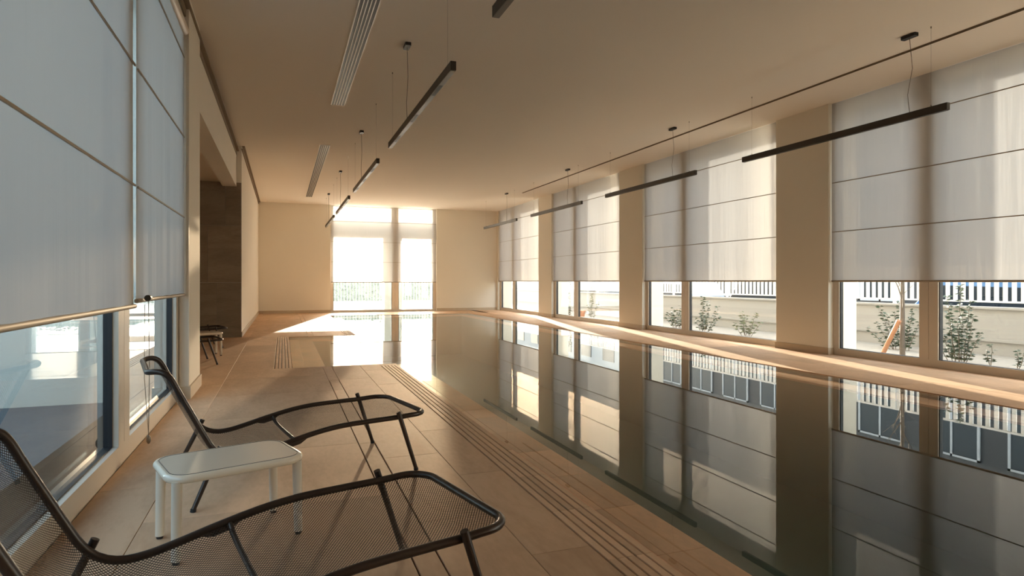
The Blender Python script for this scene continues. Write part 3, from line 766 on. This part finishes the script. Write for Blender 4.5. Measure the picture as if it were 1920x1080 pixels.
# cars in the street
def car(x, y, col, label, L=4.1, z=-.35, rz=0.0):
    t = thing('parked_car', label, 'car', (x, y, z), rz, 'cars parked behind the fence')
    mat = solid('car_paint', col, .18, metal=.2, var=.01); hl = L / 2
    lower = [(-hl, .32), (-hl + .05, .72), (-hl + .55, .92), (hl - .95, .90), (hl - .2, .78), (hl, .55), (hl - .02, .30), (hl - .45, .22)]
    lower += arc(hl - .82, .30, .34, 0, PI, 8)[0:] + [(-hl + 1.16 + .02, .22)] + arc(-hl + .80, .30, .34, 0, PI, 8)
    obj('body', MB().prism(lower, -.85, .85, 'x'), mat, t, bevel=.02)
    cab = [(-hl + .25, .90), (-hl + .62, 1.38), (-hl + 1.0, 1.47), (.45, 1.45), (hl - 1.05, .90)]
    obj('roof', MB().prism(cab, -.66, .66, 'x'), mat, t, bevel=.03)
    gl_ = [(-hl + .52, .94), (-hl + .78, 1.32), (.38, 1.36), (hl - 1.28, .94)]
    for sx in (-1, 1):
        obj('side_window', MB().prism(gl_, sx * .655 - .012, sx * .655 + .012, 'x'), M_dglass, t)
        for yy in (-hl + .80, hl - .82):
            w_ = obj('wheel', MB().tube([(sx * .66, yy, .31), (sx * .86, yy, .31)], .31, 20), M_rub, t, smooth=True)
            obj('hubcap', MB().tube([(sx * .862, yy, .31), (sx * .872, yy, .31)], .19, 16), M_chain, w_, smooth=True)
    for sx in (-1, 1):
        obj('headlamp', MB().box(sx * .62 - .16, sx * .62 + .16, hl - .16, hl - .05, .60, .72), M_vent, t)
        obj('tail_lamp', MB().box(sx * .70 - .1, sx * .70 + .1, -hl - .005, -hl + .04, .62, .80), M_terra, t)
    return t
car(14.0, 9.2, (.10, .22, .42), 'blue parked car behind the fence, outside the nearest right window')
car(14.0, 14.6, (.03, .035, .045), 'black parked car behind the fence near the young tree', rz=PI)
car(14.2, 20.3, (.45, .50, .60), 'pale blue parked car behind the fence in the second right window')
car(14.0, 26.2, (.06, .06, .065), 'dark grey parked car farther down the street')
# dark building over the street
bl = thing('street_building', 'dark glazed building across the street', 'building', (24, 24, -.35))
obj('facade', MB().box(0, 5, -22, 17, 0, 10.4), M_dark, bl)
for k in range(12):
    for (z0_, z1_) in ((.6, 2.9), (3.6, 5.9), (6.7, 9.2)):
        a = -20.5 + k * 3.05
        fr_ = obj('window', MB().box(-.06, 0, a, a + 2.1, z0_, z0_ + .08).box(-.06, 0, a, a + 2.1, z1_ - .08, z1_).box(-.06, 0, a, a + .09, z0_, z1_).box(-.06, 0, a + 2.01, a + 2.1, z0_, z1_)
                  .box(-.06, 0, a + 1.0, a + 1.08, z0_, z1_), M_col, bl)
        obj('glazing', MB().box(-.03, -.001, a + .09, a + 2.01, z0_ + .08, z1_ - .08), M_dglass, fr_)

b2 = thing('street_building', 'pale building farther along the street', 'building', (25, 62, -.35))
obj('facade', MB().box(0, 5, -19, 22, 0, 9.0), M_col, b2)
obj('roof_slab', MB().box(-.4, 5.2, -19.4, 22.4, 9.0, 9.3), M_ext, b2)
for k in range(10):
    for z0_ in (1.0, 4.2): obj('window', MB().box(-.05, 0, -17.5 + k * 4, -15.6 + k * 4, z0_, z0_ + 1.6), M_dglass, b2)

# ---------------------------------------------------------------- outdoors, beyond the end window
pt = thing('portico', 'grey concrete frame outside the end window', 'portico', (3.94, 23.9, -.06))
obj('column', MB().box(-.36, .30, -.2, .2, 0, 2.78), M_col, pt, bevel=.01)
obj('column', MB().box(1.50, 2.2, -.2, .2, 0, 2.78), M_col, pt, bevel=.01)
obj('column', MB().box(-4.6, -3.9, -.2, .2, 0, 2.78), M_col, pt, bevel=.01)
obj('beam', MB().box(-4.6, 2.2, -.2, .2, 2.78, 3.42), M_col, pt, bevel=.01)
rail = thing('rail_fence', 'thin white railing far outside the end window', 'fence', (-2.0, 31, -.06))
piece('rail', rail, 0, 12, -.02, .02, .15, .19, M_fence); piece('rail', rail, 0, 12, -.02, .02, 1.16, 1.20, M_fence)
for k in range(86): piece('baluster', rail, k * .14, k * .14 + .016, -.008, .008, .0, 1.16, M_fence)
def hedge(x0, x1, y0, y1, h, label, seed, n=2600):
    rnd = random.Random(seed); t = thing('hedge', label, 'hedge', ((x0 + x1) / 2, (y0 + y1) / 2, -.06))
    hx_, hy_ = (x1 - x0) / 2, (y1 - y0) / 2
    obj('core', MB().box(-hx_ + .12, hx_ - .12, -hy_ + .12, hy_ - .12, 0, h - .12), M_hedge, t)
    lf = MB()
    for _ in range(n):
        p = Vector((rnd.uniform(-hx_, hx_), rnd.choice((-hy_, hy_, rnd.uniform(-hy_, hy_))), rnd.uniform(.05, h)))
        if abs(p.y) < hy_ - .05 and abs(p.x) < hx_ - .1: p.z = h + rnd.uniform(-.08, .08)
        add_leaf(lf, p, Vector((rnd.uniform(-1, 1), rnd.uniform(-1, 1), rnd.uniform(-.2, 1))), .16, .08)
    me_ = bpy.data.meshes.new('foliage'); me_.from_pydata(lf.v, [], lf.f); me_.materials.append(M_hedge)
    o = link('foliage', me_, t); o['kind'] = 'stuff'
hedge(-2, 9.5, 35.5, 36.5, 1.25, 'low hedge behind the white railing outside the end window', 21)
# left side: unseen dark wall added to block skylight and keep the glass dim
left_dim_wall = struct('outdoor_wall', MB().box(-5.3, -5.0, -10, 6.7, -.1, 1.9), M_slate, 'added dark wall outside the left window, blocking low sky light', 'wall')
